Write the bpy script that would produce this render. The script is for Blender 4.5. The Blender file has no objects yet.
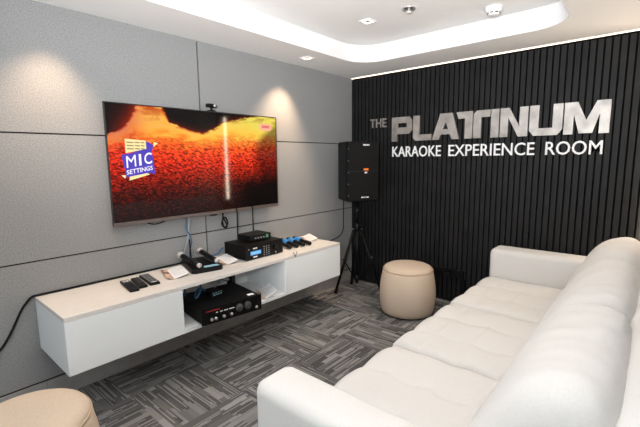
import bpy, bmesh, math, random
from mathutils import Vector, Matrix, noise
random.seed(7)
S = bpy.context.scene
COL = S.collection
PI = math.pi

# ------------------------------------------------------------------ camera
cam_d = bpy.data.cameras.new('camera')
cam_d.sensor_fit = 'HORIZONTAL'
cam_d.sensor_width = 36.0
cam_d.lens = 390.44 / 640 * 36.0
cam_d.clip_start = 0.02
cam = bpy.data.objects.new('camera', cam_d)
COL.objects.link(cam)
yaw, pitch, roll = 0.71062958, -0.14037247, -0.01096659
cy, sy, cp, sp = math.cos(yaw), math.sin(yaw), math.cos(pitch), math.sin(pitch)
fw = Vector((-sy * cp, cy * cp, sp)); rt = Vector((cy, sy, 0)); up = rt.cross(fw)
cr, sr = math.cos(roll), math.sin(roll)
rt2 = cr * rt + sr * up; up2 = -sr * rt + cr * up
mw = Matrix.Identity(4)
for i in range(3):
    mw[i][0] = rt2[i]; mw[i][1] = up2[i]; mw[i][2] = -fw[i]
mw[0][3], mw[1][3], mw[2][3] = 2.784, 0.0, 1.485
cam.matrix_world = mw
S.camera = cam

# ------------------------------------------------------------------ world, lights, exposure
S.view_settings.view_transform = 'Standard'
S.view_settings.look = 'None'
S.view_settings.gamma = 1.0
S.view_settings.use_curve_mapping = False
S.view_settings.exposure = 0.32
W = bpy.data.worlds.new('World'); S.world = W; W.use_nodes = True
W.node_tree.nodes['Background'].inputs[0].default_value = (0.86, 0.94, 1.0, 1)
W.node_tree.nodes['Background'].inputs[1].default_value = 0.5


def area(name, loc, target, sx, sz, power, col, spread=180):
    d = bpy.data.lights.new(name, 'AREA'); d.shape = 'RECTANGLE'; d.size = sx; d.size_y = sz
    d.energy = power; d.color = col; d.spread = math.radians(spread)
    o = bpy.data.objects.new(name, d); COL.objects.link(o); o.location = loc
    o.rotation_euler = (Vector(target) - Vector(loc)).to_track_quat('-Z', 'Y').to_euler()
    return o


def spot(name, loc, target, power, col, ang, blend, rad):
    d = bpy.data.lights.new(name, 'SPOT'); d.energy = power; d.color = col
    d.spot_size = math.radians(ang); d.spot_blend = blend; d.shadow_soft_size = rad
    o = bpy.data.objects.new(name, d); COL.objects.link(o); o.location = loc
    o.rotation_euler = (Vector(target) - Vector(loc)).to_track_quat('-Z', 'Y').to_euler()
    return o


area('daylight', (2.3, -2.0, 1.4), (1.9, 2.5, 1.1), 1.5, 2.0, 22, (0.90, 0.97, 1.0))
area('ceiling_fill', (2.7, -0.25, 1.66), (1.65, 1.35, 2.75), 0.35, 0.35, 58, (0.97, 0.985, 1.0), 110)  # added fill lamp beside the camera, aimed up to brighten the ceiling
WARM = (1.0, 0.88, 0.75)
spot('downlight_beam', (0.936, 2.759, 2.555), (0.95, 2.7, 0), 40, WARM, 110, 0.8, 0.05)
spot('downlight_beam', (2.0, 2.45, 2.555), (2.0, 2.4, 0), 24, WARM, 120, 0.8, 0.05)
spot('downlight_beam', (0.936, 0.95, 2.555), (0.95, 1.0, 0), 18, WARM, 110, 0.8, 0.05)
spot('downlight_beam', (2.0, 0.6, 2.555), (2.0, 0.8, 0), 5, WARM, 120, 0.8, 0.05)
spot('wall_washer_beam', (0.273, 2.72, 2.385), (0.0, 2.60, 1.5), 72, (1.0, 0.70, 0.45), 72, 0.9, 0.03)
spot('wall_washer_beam', (0.273, 0.80, 2.385), (0.0, 0.72, 1.2), 44, (1.0, 0.70, 0.45), 72, 0.9, 0.03)


# ------------------------------------------------------------------ materials
def M(name, col, rough=0.6, metal=0.0, spec=0.5, emit=None, estr=1.0, noise_s=0, noise_a=0.0, bump=0.0, bump_s=200, sheen=0.0):
    m = bpy.data.materials.new(name); m.use_nodes = True
    nt = m.node_tree; b = nt.nodes['Principled BSDF']
    b.inputs['Base Color'].default_value = (*col, 1); b.inputs['Roughness'].default_value = rough
    b.inputs['Metallic'].default_value = metal; b.inputs['Specular IOR Level'].default_value = spec
    if sheen: b.inputs['Sheen Weight'].default_value = sheen
    if emit:
        b.inputs['Emission Color'].default_value = (*emit, 1); b.inputs['Emission Strength'].default_value = estr
    tc = nt.nodes.new('ShaderNodeTexCoord')
    if noise_a:
        n = nt.nodes.new('ShaderNodeTexNoise'); n.inputs['Scale'].default_value = noise_s; n.inputs['Detail'].default_value = 3
        r = nt.nodes.new('ShaderNodeMapRange')
        r.inputs[1].default_value = 0.3; r.inputs[2].default_value = 0.7
        r.inputs[3].default_value = 1 - noise_a; r.inputs[4].default_value = 1 + noise_a
        mx = nt.nodes.new('ShaderNodeVectorMath'); mx.operation = 'SCALE'
        mx.inputs[0].default_value = col
        nt.links.new(tc.outputs['Object'], n.inputs['Vector']); nt.links.new(n.outputs['Fac'], r.inputs[0])
        nt.links.new(r.outputs[0], mx.inputs['Scale']); nt.links.new(mx.outputs[0], b.inputs['Base Color'])
    if bump:
        n2 = nt.nodes.new('ShaderNodeTexNoise'); n2.inputs['Scale'].default_value = bump_s; n2.inputs['Detail'].default_value = 2
        bp = nt.nodes.new('ShaderNodeBump'); bp.inputs['Strength'].default_value = bump; bp.inputs['Distance'].default_value = 0.002
        nt.links.new(tc.outputs['Object'], n2.inputs['Vector']); nt.links.new(n2.outputs['Fac'], bp.inputs['Height'])
        nt.links.new(bp.outputs[0], b.inputs['Normal'])
    return m


m_wall = M('grey felt wall', (0.27, 0.27, 0.271), 0.95, spec=0.1, noise_s=130, noise_a=0.2, bump=0.3, bump_s=260)
m_groove = M('dark groove', (0.02, 0.02, 0.02), 0.9, spec=0.1)
m_ceil = M('ceiling paint', (0.86, 0.85, 0.84), 0.9, spec=0.1)
m_fascia = M('ceiling tray paint', (0.85, 0.85, 0.85), 0.8, spec=0.2)
m_sidewall = M('side wall paint', (0.30, 0.30, 0.30), 0.9, spec=0.1)
m_slat = M('black slats', (0.0125, 0.0125, 0.013), 0.55, spec=0.2, noise_s=6, noise_a=0.25)
m_slatback = M('black felt', (0.005, 0.005, 0.005), 0.95, spec=0.05)
m_skirt = M('grey skirting', (0.31, 0.30, 0.295), 0.5, noise_s=12, noise_a=0.1)
m_white = M('white lacquer', (0.80, 0.825, 0.83), 0.35, spec=0.4)
m_top = M('cream laminate', (0.66, 0.63, 0.595), 0.45, spec=0.4, noise_s=30, noise_a=0.02)
m_sofa = M('white fabric', (0.67, 0.652, 0.63), 0.95, spec=0.1, noise_s=160, noise_a=0.03, bump=0.35, bump_s=300, sheen=0.2)
m_stool = M('tan fabric', (0.62, 0.495, 0.38), 0.9, spec=0.15, noise_s=160, noise_a=0.06, bump=0.3, bump_s=300)
m_piping = M('tan piping', (0.50, 0.37, 0.26), 0.85, spec=0.15, noise_s=100, noise_a=0.05)
m_black = M('black plastic', (0.004, 0.004, 0.0045), 0.4, spec=0.22)
m_blackm = M('black powder coat', (0.004, 0.004, 0.0043), 0.45, spec=0.18, noise_s=120, noise_a=0.1)
m_grille = M('black grille', (0.0055, 0.005, 0.005), 0.6, spec=0.15, noise_s=400, noise_a=0.4, bump=0.5, bump_s=500)
m_rubber = M('black rubber', (0.006, 0.006, 0.006), 0.7, spec=0.15)
m_grey = M('grey plastic', (0.22, 0.22, 0.22), 0.5)
m_dgrey = M('dark grey plastic', (0.05, 0.05, 0.052), 0.5)
m_silver = M('silver metal', (0.72, 0.71, 0.70), 0.32, metal=1.0)
m_mesh = M('silver mic mesh', (0.62, 0.58, 0.54), 0.45, metal=0.6, noise_s=300, noise_a=0.25, bump=0.6, bump_s=500)
m_letter = M('brushed silver letters', (0.41, 0.385, 0.36), 0.48, metal=0.7, noise_s=9, noise_a=0.25)
m_wletter = M('white acrylic letters', (0.88, 0.88, 0.88), 0.4)
m_print = M('white print', (0.75, 0.75, 0.75), 0.6)
m_orange = M('orange badge', (0.75, 0.16, 0.015), 0.5)
m_red = M('red print', (0.28, 0.012, 0.012), 0.6)
m_paper = M('white paper', (0.82, 0.83, 0.84), 0.7, spec=0.2)
m_ink = M('grey ink', (0.45, 0.47, 0.50), 0.8)
m_blue = M('blue rubber', (0.03, 0.22, 0.55), 0.5)
m_bluecable = M('blue cable', (0.035, 0.12, 0.26), 0.5)
m_greycable = M('grey cable', (0.33, 0.35, 0.37), 0.5)
m_lcd = M('blue display', (0.02, 0.05, 0.1), 0.3, emit=(0.10, 0.38, 0.80), estr=0.75)
m_lcdtext = M('display text', (0.02, 0.05, 0.1), 0.3, emit=(0.35, 0.62, 0.9), estr=0.9)
m_green = M('green label', (0.10, 0.28, 0.16), 0.5)
m_lblue = M('pale blue print', (0.28, 0.52, 0.62), 0.5)
m_led = M('led strip', (0.9, 0.85, 0.8), 0.5, emit=(1.0, 0.80, 0.60), estr=1.5)
m_ledv = M('led bar', (0.9, 0.85, 0.8), 0.5, emit=(1.0, 0.80, 0.60), estr=40.0)
m_lamp = M('lamp diffuser', (0.9, 0.85, 0.8), 0.5, emit=(1.0, 0.84, 0.66), estr=4.0)
m_trim = M('lamp trim', (0.75, 0.74, 0.73), 0.5)
m_bezel = M('tv bezel', (0.015, 0.015, 0.015), 0.35)
m_tvbar = M('tv lower bar', (0.16, 0.13, 0.12), 0.35, metal=0.5)
m_wood = M('dark wood', (0.05, 0.03, 0.02), 0.5)


def picture_mat(name, a, b, c, scale):
    m = bpy.data.materials.new(name); m.use_nodes = True; nt = m.node_tree
    n = nt.nodes.new('ShaderNodeTexNoise'); n.inputs['Scale'].default_value = scale; n.inputs['Detail'].default_value = 2
    t = nt.nodes.new('ShaderNodeTexCoord'); r = nt.nodes.new('ShaderNodeValToRGB')
    e = r.color_ramp.elements; e[0].position = 0.38; e[0].color = (*a, 1); e[1].position = 0.62; e[1].color = (*c, 1)
    k = e.new(0.5); k.color = (*b, 1)
    nt.links.new(t.outputs['Object'], n.inputs['Vector']); nt.links.new(n.outputs['Fac'], r.inputs[0])
    nt.links.new(r.outputs[0], nt.nodes['Principled BSDF'].inputs['Base Color'])
    nt.nodes['Principled BSDF'].inputs['Roughness'].default_value = 0.5
    return m


m_photo = picture_mat('printed photo', (0.06, 0.03, 0.03), (0.45, 0.25, 0.15), (0.72, 0.55, 0.42), 28)


def carpet_mat():
    m = bpy.data.materials.new('carpet tiles'); m.use_nodes = True; nt = m.node_tree; L = nt.links
    N = nt.nodes.new

    def math_(op, a, b=None, c=None):
        n = N('ShaderNodeMath'); n.operation = op
        for i, x in enumerate((a, b, c)):
            if x is None: continue
            if isinstance(x, (int, float)): n.inputs[i].default_value = x
            else: L.new(x, n.inputs[i])
        return n.outputs[0]

    def wn(x, y, z):
        c = N('ShaderNodeCombineXYZ')
        for i, q in enumerate((x, y, z)):
            if isinstance(q, (int, float)): c.inputs[i].default_value = q
            else: L.new(q, c.inputs[i])
        w = N('ShaderNodeTexWhiteNoise'); w.noise_dimensions = '3D'; L.new(c.outputs[0], w.inputs['Vector'])
        return w.outputs['Value']

    tc = N('ShaderNodeTexCoord'); sx = N('ShaderNodeSeparateXYZ'); L.new(tc.outputs['Object'], sx.inputs[0])
    T = 0.5
    X = math_('DIVIDE', math_('ADD', sx.outputs[0], 10.13), T); Y = math_('DIVIDE', math_('ADD', sx.outputs[1], 10.06), T)
    ix = math_('FLOOR', X); iy = math_('FLOOR', Y)
    fx = math_('FRACT', X); fy = math_('FRACT', Y)
    par = math_('MODULO', math_('ADD', ix, iy), 2.0)
    inv = math_('SUBTRACT', 1.0, par)
    u = math_('ADD', math_('MULTIPLY', fx, par), math_('MULTIPLY', fy, inv))
    v = math_('ADD', math_('MULTIPLY', fy, par), math_('MULTIPLY', fx, inv))
    tile = math_('ADD', math_('MULTIPLY', ix, 17.31), math_('MULTIPLY', iy, 5.77))
    # broad planks
    r1 = math_('FLOOR', math_('MULTIPLY', v, 13.0))
    off = wn(r1, tile, 3.0)
    seg = math_('FLOOR', math_('ADD', math_('MULTIPLY', u, 3.0), math_('MULTIPLY', off, 3.0)))
    val = wn(r1, seg, tile)
    sel = wn(r1, math_('ADD', seg, 40.0), tile)
    # thin lines
    r2 = math_('FLOOR', math_('MULTIPLY', v, 66.0))
    seg2 = math_('FLOOR', math_('ADD', math_('MULTIPLY', u, 2.0), math_('MULTIPLY', wn(r2, tile, 9.0), 3.0)))
    lv = wn(r2, seg2, math_('ADD', tile, 71.0))
    lv = math_('GREATER_THAN', lv, 0.6)
    isline = math_('GREATER_THAN', sel, 0.36)
    a = math_('MULTIPLY', val, math_('SUBTRACT', 1.0, isline))
    b = math_('MULTIPLY', math_('ADD', math_('MULTIPLY', lv, 0.65), math_('MULTIPLY', val, 0.28)), isline)
    tot = math_('ADD', a, b)
    fn = N('ShaderNodeTexNoise'); fn.inputs['Scale'].default_value = 260; L.new(tc.outputs['Object'], fn.inputs['Vector'])
    tot = math_('ADD', tot, math_('MULTIPLY', math_('SUBTRACT', fn.outputs['Fac'], 0.5), 0.5))
    ramp = N('ShaderNodeValToRGB'); e = ramp.color_ramp.elements
    e[0].position = 0.0; e[0].color = (0.074, 0.073, 0.072, 1); e[1].position = 1.0; e[1].color = (0.315, 0.306, 0.298, 1)
    k = e.new(0.45); k.color = (0.158, 0.153, 0.150, 1)
    L.new(tot, ramp.inputs[0])
    B = nt.nodes['Principled BSDF']; L.new(ramp.outputs[0], B.inputs['Base Color'])
    B.inputs['Roughness'].default_value = 0.95; B.inputs['Specular IOR Level'].default_value = 0.1
    bp = N('ShaderNodeBump'); bp.inputs['Strength'].default_value = 0.4; bp.inputs['Distance'].default_value = 0.003
    L.new(tot, bp.inputs['Height']); L.new(bp.outputs[0], B.inputs['Normal'])
    return m


m_carpet = carpet_mat()


# ------------------------------------------------------------------ helpers
def link(name, bm, mat, parent=None, smooth=False, loc=None, rotz=0):
    me = bpy.data.meshes.new(name)
    bmesh.ops.recalc_face_normals(bm, faces=bm.faces)
    bm.to_mesh(me); bm.free()
    me.materials.append(mat)
    if smooth:
        for p in me.polygons: p.use_smooth = True
    o = bpy.data.objects.new(name, me); COL.objects.link(o)
    if parent: o.parent = parent
    if loc: o.location = loc
    if rotz: o.rotation_euler = (0, 0, rotz)
    return o


def tag(o, label, cat, group=None):
    o['label'] = label; o['category'] = cat
    if group: o['group'] = group
    return o


def thing(name, label, cat, loc=(0, 0, 0), rz=0, group=None):
    o = bpy.data.objects.new(name, None); COL.objects.link(o)
    o.empty_display_size = 0.05
    o.location = loc; o.rotation_euler = (0, 0, rz)
    return tag(o, label, cat, group)


def struct(o):
    o['kind'] = 'structure'; return o


def kids(o): return [c for c in bpy.data.objects if c.parent == o]


def copy_tree(o, parent=None):
    c = o.copy(); COL.objects.link(c)
    if parent: c.parent = parent
    for k in kids(o): copy_tree(k, c)
    return c


def box(x0, x1, y0, y1, z0, z1, bev=0.0, seg=2, bm=None):
    b = bmesh.new()
    vs = [b.verts.new((x, y, z)) for x in (x0, x1) for y in (y0, y1) for z in (z0, z1)]
    for f in ((0, 1, 3, 2), (4, 6, 7, 5), (0, 4, 5, 1), (2, 3, 7, 6), (0, 2, 6, 4), (1, 5, 7, 3)):
        b.faces.new([vs[i] for i in f])
    if bev: bmesh.ops.bevel(b, geom=b.edges[:], offset=bev, segments=seg, affect='EDGES', profile=0.5)
    if bm is not None:
        merge(bm, b); return bm
    return b


def merge(dst, src):
    mp = {v: dst.verts.new(v.co) for v in src.verts}
    for f in src.faces:
        try: dst.faces.new([mp[v] for v in f.verts])
        except ValueError: pass
    src.free()


def lathe(prof, n=32, bm=None, axis='Z', off=(0, 0, 0)):
    b = bm if bm is not None else bmesh.new()
    rings = []

    def mk(r, h, a):
        c, s = r * math.cos(a), r * math.sin(a)
        p = {'Z': (c, s, h), 'X': (h, c, s), 'Y': (c, h, s)}[axis]
        return b.verts.new((p[0] + off[0], p[1] + off[1], p[2] + off[2]))
    for r, h in prof:
        if r < 1e-6: rings.append([mk(0, h, 0)])
        else: rings.append([mk(r, h, 2 * PI * i / n) for i in range(n)])
    for A, B in zip(rings, rings[1:]):
        if len(A) == 1 and len(B) == 1: continue
        for i in range(n):
            j = (i + 1) % n
            if len(A) == 1: b.faces.new((A[0], B[i], B[j]))
            elif len(B) == 1: b.faces.new((A[i], B[0], A[j]))
            else: b.faces.new((A[i], A[j], B[j], B[i]))
    for R in (rings[0], rings[-1]):
        if len(R) > 1:
            try: b.faces.new(R)
            except ValueError: pass
    return b


def smooth_path(pts, k=6):
    P = [Vector(p) for p in pts]
    if len(P) < 3: return P
    out = []
    for i in range(len(P) - 1):
        p0 = P[max(i - 1, 0)]; p1 = P[i]; p2 = P[i + 1]; p3 = P[min(i + 2, len(P) - 1)]
        for j in range(k):
            t = j / k
            out.append(0.5 * ((2 * p1) + (p2 - p0) * t + (2 * p0 - 5 * p1 + 4 * p2 - p3) * t * t + (3 * p1 - p0 - 3 * p2 + p3) * t ** 3))
    out.append(P[-1])
    return out


def tube(pts, r, n=8, bm=None, smooth=True, r2=None):
    b = bm if bm is not None else bmesh.new()
    P = smooth_path(pts) if smooth else [Vector(p) for p in pts]
    rings = []; nrm = None
    for i, p in enumerate(P):
        t = (P[min(i + 1, len(P) - 1)] - P[max(i - 1, 0)]).normalized()
        if nrm is None:
            nrm = t.cross(Vector((0, 0, 1)))
            if nrm.length < 0.05: nrm = t.cross(Vector((1, 0, 0)))
        nrm = (nrm - t * nrm.dot(t)).normalized(); bn = t.cross(nrm)
        rr = r if r2 is None else r + (r2 - r) * i / (len(P) - 1)
        rings.append([b.verts.new(p + rr * (math.cos(2 * PI * k / n) * nrm + math.sin(2 * PI * k / n) * bn)) for k in range(n)])
    for A, B in zip(rings, rings[1:]):
        for i in range(n):
            b.faces.new((A[i], A[(i + 1) % n], B[(i + 1) % n], B[i]))
    b.faces.new(rings[0]); b.faces.new(rings[-1])
    return b


def prism(poly, d0, d1, plane='XZ', holes=()):
    """polygon(s) filled and extruded; plane XZ -> depth along y, YZ -> depth along x"""
    b = bmesh.new()

    def co(p, d): return (p[0], d, p[1]) if plane == 'XZ' else (d, p[0], p[1]) if plane == 'YZ' else (p[0], p[1], d)
    edges = []
    loops = [poly] + list(holes); lv = []
    for lp in loops:
        vs = [b.verts.new(co(p, d0)) for p in lp]; lv.append(vs)
        for i in range(len(vs)): edges.append(b.edges.new((vs[i], vs[(i + 1) % len(vs)])))
    bmesh.ops.triangle_fill(b, edges=edges, use_beauty=True)
    r = bmesh.ops.extrude_face_region(b, geom=b.faces[:])
    ax = {'XZ': 1, 'YZ': 0, 'XY': 2}[plane]
    for v in r['geom']:
        if isinstance(v, bmesh.types.BMVert): v.co[ax] = d1
    return b


def rrect(x0, x1, y0, y1, r, n=8):
    out = []
    for cx, cy_, a0 in ((x1 - r, y1 - r, 0), (x0 + r, y1 - r, PI / 2), (x0 + r, y0 + r, PI), (x1 - r, y0 + r, 1.5 * PI)):
        for i in range(n + 1):
            a = a0 + PI / 2 * i / n; out.append((cx + r * math.cos(a), cy_ + r * math.sin(a)))
    return out


def text_islands(body, x0, x1, z0, z1, name, mat, parent, place, depth, one=False, fat=0.0):
    """built-in font lettering fitted to a box; each letter its own mesh. place(a,b,d)->xyz"""
    cu = bpy.data.curves.new('txt', 'FONT'); cu.body = body; cu.resolution_u = 3; cu.offset = fat
    ob = bpy.data.objects.new('txt', cu); COL.objects.link(ob)
    dg = bpy.context.evaluated_depsgraph_get(); me = bpy.data.meshes.new_from_object(ob.evaluated_get(dg))
    bpy.data.objects.remove(ob); bpy.data.curves.remove(cu)
    b = bmesh.new(); b.from_mesh(me); bpy.data.meshes.remove(me)
    bmesh.ops.remove_doubles(b, verts=b.verts, dist=1e-5)
    xs = [v.co.x for v in b.verts]; ys = [v.co.y for v in b.verts]
    ax, bx, ay, by = min(xs), max(xs), min(ys), max(ys)
    for v in b.verts:
        v.co = (x0 + (v.co.x - ax) / (bx - ax) * (x1 - x0), z0 + (v.co.y - ay) / (by - ay) * (z1 - z0), 0)
    seen = set(); isl = []
    for f in b.faces:
        if f in seen: continue
        st = [f]; seen.add(f); grp = []
        while st:
            g = st.pop(); grp.append(g)
            for e in g.edges:
                for h in e.link_faces:
                    if h not in seen: seen.add(h); st.append(h)
        isl.append(grp)
    if one: isl = [[f for g in isl for f in g]]
    isl.sort(key=lambda g: min(v.co.x for f in g for v in f.verts))
    res = []
    for g in isl:
        n = bmesh.new(); mp = {}
        for f in g:
            for v in f.verts:
                if v not in mp: mp[v] = n.verts.new(v.co)
            n.faces.new([mp[v] for v in f.verts])
        r = bmesh.ops.extrude_face_region(n, geom=n.faces[:])
        for v in r['geom']:
            if isinstance(v, bmesh.types.BMVert): v.co.z = 1
        for v in n.verts: v.co = place(v.co.x, v.co.y, v.co.z * depth)
        res.append(link(name, n, mat, parent))
    b.free()
    return res


# ------------------------------------------------------------------ room shell
YF = 3.846     # far wall
XR = 3.06      # right wall
YB = -2.2
ZC = 2.396     # lower ceiling
ZU = 2.565     # tray ceiling
struct(link('floor', box(-0.1, XR + 0.1, YB, YF + 0.1, -0.1, 0), m_carpet))

# left wall: felt panels with dark joints between
bm = bmesh.new()
hz = [0.137, 0.891, 1.649, ZC]
ys = [YB, -0.42, 1.795, YF]
g = 0.0045
for i in range(3):
    for j in range(3):
        z0, z1 = hz[i] + (g if i else 0), hz[i + 1] - (g if i < 2 else 0)
        yy0, yy1 = ys[j] + (1.4 * g if j else 0), ys[j + 1] - (1.4 * g if j < 2 else 0)
        box(-0.02, 0, yy0, yy1, z0, z1, bm=bm)
wl = struct(link('wall_left', bm, m_wall))
struct(link('trim_1', box(-0.1, -0.012, YB, YF, 0, ZC + 0.2), m_groove))      # backing seen in the joints
bm = bmesh.new()
sk = [YB, -0.6, 0.6, 1.796, 2.99, YF - 0.03]
for a, b_ in zip(sk, sk[1:]): box(0.0, 0.014, a + 0.0012, b_ - 0.0012, 0.0, 0.128, bm=bm)
struct(link('baseboard_left', bm, m_skirt))
struct(link('wall_right', box(XR, XR + 0.1, YB, YF, 0, ZU), m_sidewall))

# far wall: black vertical slats over black felt
bm = bmesh.new()
pitch_s = 0.0490; x = 0.006; ns = 0
while x < XR - 0.03:
    box(x, x + 0.036, YF - 0.024, YF, 0.0, 2.372, bm=bm); x += pitch_s; ns += 1
wf = struct(link('wall_far', bm, m_slat))
struct(link('trim_2', box(-0.1, XR + 0.1, YF, YF + 0.1, 0, ZU), m_slatback))

# ceiling with rounded tray
TX0, TX1, TY0, TY1, TR = 0.475, 2.27, -0.55, 3.335, 0.26
loop = rrect(TX0, TX1, TY0, TY1, TR, 10)


def outer(p):
    cx, cy_ = (TX0 + TX1) / 2, (TY0 + TY1) / 2
    dx, dy = p[0] - cx, p[1] - cy_
    X0, X1, Y0, Y1 = -0.1, XR + 0.1, YB, YF + 0.1
    t = min([(X1 - cx) / dx if dx > 1e-9 else 1e9, (X0 - cx) / dx if dx < -1e-9 else 1e9,
             (Y1 - cy_) / dy if dy > 1e-9 else 1e9, (Y0 - cy_) / dy if dy < -1e-9 else 1e9])
    return (cx + dx * t, cy_ + dy * t)


# extra samples so the outer corners are reached
full = []
for i, p in enumerate(loop):
    q = loop[(i + 1) % len(loop)]
    d = math.dist(p, q); k = max(1, int(d / 0.05))
    for j in range(k): full.append((p[0] + (q[0] - p[0]) * j / k, p[1] + (q[1] - p[1]) * j / k))
bm = bmesh.new()
inn = [bm.verts.new((p[0], p[1], ZC)) for p in full]
out = []
for p in full:
    q = outer(p)
    out.append(bm.verts.new((q[0], q[1], ZC)))
n = len(full)
for i in range(n): bm.faces.new((inn[i], inn[(i + 1) % n], out[(i + 1) % n], out[i]))
struct(link('ceiling', bm, m_ceil))
# upper tray surface
bm = box(-0.1, XR + 0.1, YB, YF + 0.1, ZU, ZU + 0.1)
struct(link('ceiling_tray', bm, m_ceil))
# fascia of the tray: upright band, small step near the top
bm = bmesh.new()


def offs(d):
    return rrect(TX0 - d, TX1 + d, TY0 - d, TY1 + d, TR + d * 0.6, 10)


prof = [(0.0, ZC), (0.0, ZC + 0.115), (0.012, ZC + 0.118), (0.045, ZC + 0.120), (0.045, ZU)]
rings = []
for d, z in prof:
    rings.append([bm.verts.new((p[0], p[1], z)) for p in offs(d)])
for A, B in zip(rings, rings[1:]):
    k = len(A)
    for i in range(k): bm.faces.new((A[i], A[(i + 1) % k], B[(i + 1) % k], B[i]))
struct(link('trim_3', bm, m_fascia))
# led strips
tag(link('led_strip', box(0.01, XR - 0.01, YF - 0.038, YF - 0.028, ZC - 0.009, ZC - 0.002), m_led),
    'glowing warm white light strip along the top of the black slatted wall', 'light strip')
tag(link('led_bar', box(2.738, 2.782, YF - 0.040, YF - 0.0245, 0.84, 2.15), m_ledv),
    'upright warm light bar on the black slatted wall behind the sofa', 'light bar')

# ------------------------------------------------------------------ ceiling fittings
def downlight(loc, label, rz):
    t = thing('ceiling_downlight', label, 'light', loc, rz, 'square ceiling downlights')
    b = bmesh.new()
    s, w = 0.052, 0.012
    for a in (box(-s, s, -s, -s + w, -0.006, 0), box(-s, s, s - w, s, -0.006, 0), box(-s, -s + w, -s + w, s - w, -0.006, 0), box(s - w, s, -s + w, s - w, -0.006, 0)):
        merge(b, a)
    link('trim_frame', b, m_trim, t)
    b = bmesh.new()
    lathe([(0.0, -0.0015), (0.024, -0.0015), (0.024, -0.0005), (0, -0.0005)], 20, bm=b)
    link('lens', b, m_dgrey, t)
    b = box(-s + w, s - w, -s + w, s - w, -0.0012, -0.0002)
    link('reflector', b, m_lamp, t)
    return t


downlight((0.936, 2.759, ZU), 'square downlight glowing in the raised ceiling tray', 0)
downlight((0.273, 2.76, ZC), 'square downlight in the lower ceiling close to the grey wall', 0)
t = thing('sprinkler_head', 'small chrome fitting in the ceiling tray between downlight and smoke detector', 'ceiling fitting', (1.311, 2.733, ZU))
link('escutcheon', lathe([(0.048, 0), (0.052, -0.006), (0.046, -0.012), (0.036, -0.010), (0.034, 0)], 28), m_silver, t, True)
link('nozzle', lathe([(0.0, -0.034), (0.018, -0.032), (0.020, -0.028), (0.010, -0.026), (0.010, -0.001), (0, -0.001)], 20), m_trim, t, True)
t = thing('smoke_detector', 'round white smoke detector on the ceiling tray', 'smoke detector', (1.78, 3.14, ZU))
link('base', lathe([(0.0, 0), (0.062, 0), (0.062, -0.014), (0.0, -0.014)], 32), m_fascia, t, True)
link('sensor_head', lathe([(0.058, -0.014), (0.056, -0.026), (0.044, -0.036), (0.040, -0.050), (0.034, -0.056), (0, -0.057)], 32), m_fascia, t, True)
b = bmesh.new()
for k in range(8):
    a = k * PI / 4
    s_ = box(0.0415, 0.0445, -0.010, 0.010, -0.047, -0.040); bmesh.ops.rotate(s_, verts=s_.verts, cent=(0, 0, 0), matrix=Matrix.Rotation(a, 3, 'Z')); merge(b, s_)
link('vent_slots', b, m_dgrey, t)

# ------------------------------------------------------------------ wall sign
YS = YF - 0.024
sign = thing('wall_sign', 'silver and white letters reading THE PLATINUM KARAOKE EXPERIENCE ROOM on black slatted wall', 'sign', (1.45, YS, 1.5))


def wletter(poly, holes=(), nm='silver_letter'):
    b = prism([(p[0] - 1.45, p[1] - 1.5) for p in poly], 0.0, -0.022, 'XZ', [[(p[0] - 1.45, p[1] - 1.5) for p in h] for h in holes])
    bmesh.ops.recalc_face_normals(b, faces=b.faces)
    return link(nm, b, m_letter, sign)


B0, B1 = 1.657, 1.911
Hh = B1 - B0


def R_(x0, x1, a, b): return (x0, x1, B0 + a * Hh, B0 + b * Hh)


# P
x0, x1 = 0.556, 0.799
wletter([(x0, B0), (x0 + .066, B0), (x0 + .066, B0 + .30 * Hh), (x1 - .035, B0 + .30 * Hh), (x1, B0 + .45 * Hh), (x1, B1 - .04), (x1 - .035, B1), (x0, B1)],
        [[(x0 + .075, B0 + .57 * Hh), (x1 - .062, B0 + .57 * Hh), (x1 - .062, B0 + .75 * Hh), (x0 + .075, B0 + .75 * Hh)]])
# L
x0, x1 = 0.811, 1.015
wletter([(x0, B0 + .03), (x0 + .025, B0), (x1, B0), (x1, B0 + .24 * Hh), (x0 + .072, B0 + .24 * Hh), (x0 + .072, B1), (x0, B1)])
# A
x0, x1 = 1.022, 1.300
xm = (x0 + x1) / 2
wletter([(x0, B0), (x0 + .073, B0), (x0 + .094, B0 + .20 * Hh), (x1 - .094, B0 + .20 * Hh), (x1 - .073, B0), (x1, B0), (xm + .068, B1), (xm - .058, B1)],
        [[(x0 + .113, B0 + .40 * Hh), (x1 - .113, B0 + .40 * Hh), (xm + .003, B0 + .66 * Hh)]])
# T in two halves
x0, x1 = 1.268, 1.425
wletter([(x1 - .072, B0), (x1, B0), (x1, B1), (x0, B1), (x0 + .02, B1 - .25 * Hh), (x1 - .072, B1 - .25 * Hh)])
x0, x1 = 1.433, 1.584
wletter([(x0, B0), (x0 + .072, B0), (x0 + .072, B1 - .25 * Hh), (x1, B1 - .25 * Hh), (x1, B1), (x0 + .03, B1), (x0, B1 - .03)])
# I
wletter([(1.592, B0), (1.662, B0), (1.662, B1), (1.592, B1)])
# N
x0, x1 = 1.672, 1.900
wletter([(x0, B0), (x0 + .068, B0), (x0 + .068, B0 + .66 * Hh), (x1 - .075, B0), (x1, B0), (x1, B1), (x1 - .068, B1), (x1 - .068, B0 + .36 * Hh), (x0 + .075, B1), (x0, B1)])
# U
x0, x1 = 1.912, 2.160
wletter([(x0 + .035, B0), (x1 - .035, B0), (x1, B0 + .045), (x1, B1), (x1 - .072, B1), (x1 - .072, B0 + .24 * Hh), (x0 + .072, B0 + .24 * Hh), (x0 + .072, B1), (x0, B1), (x0, B0 + .045)])
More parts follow.
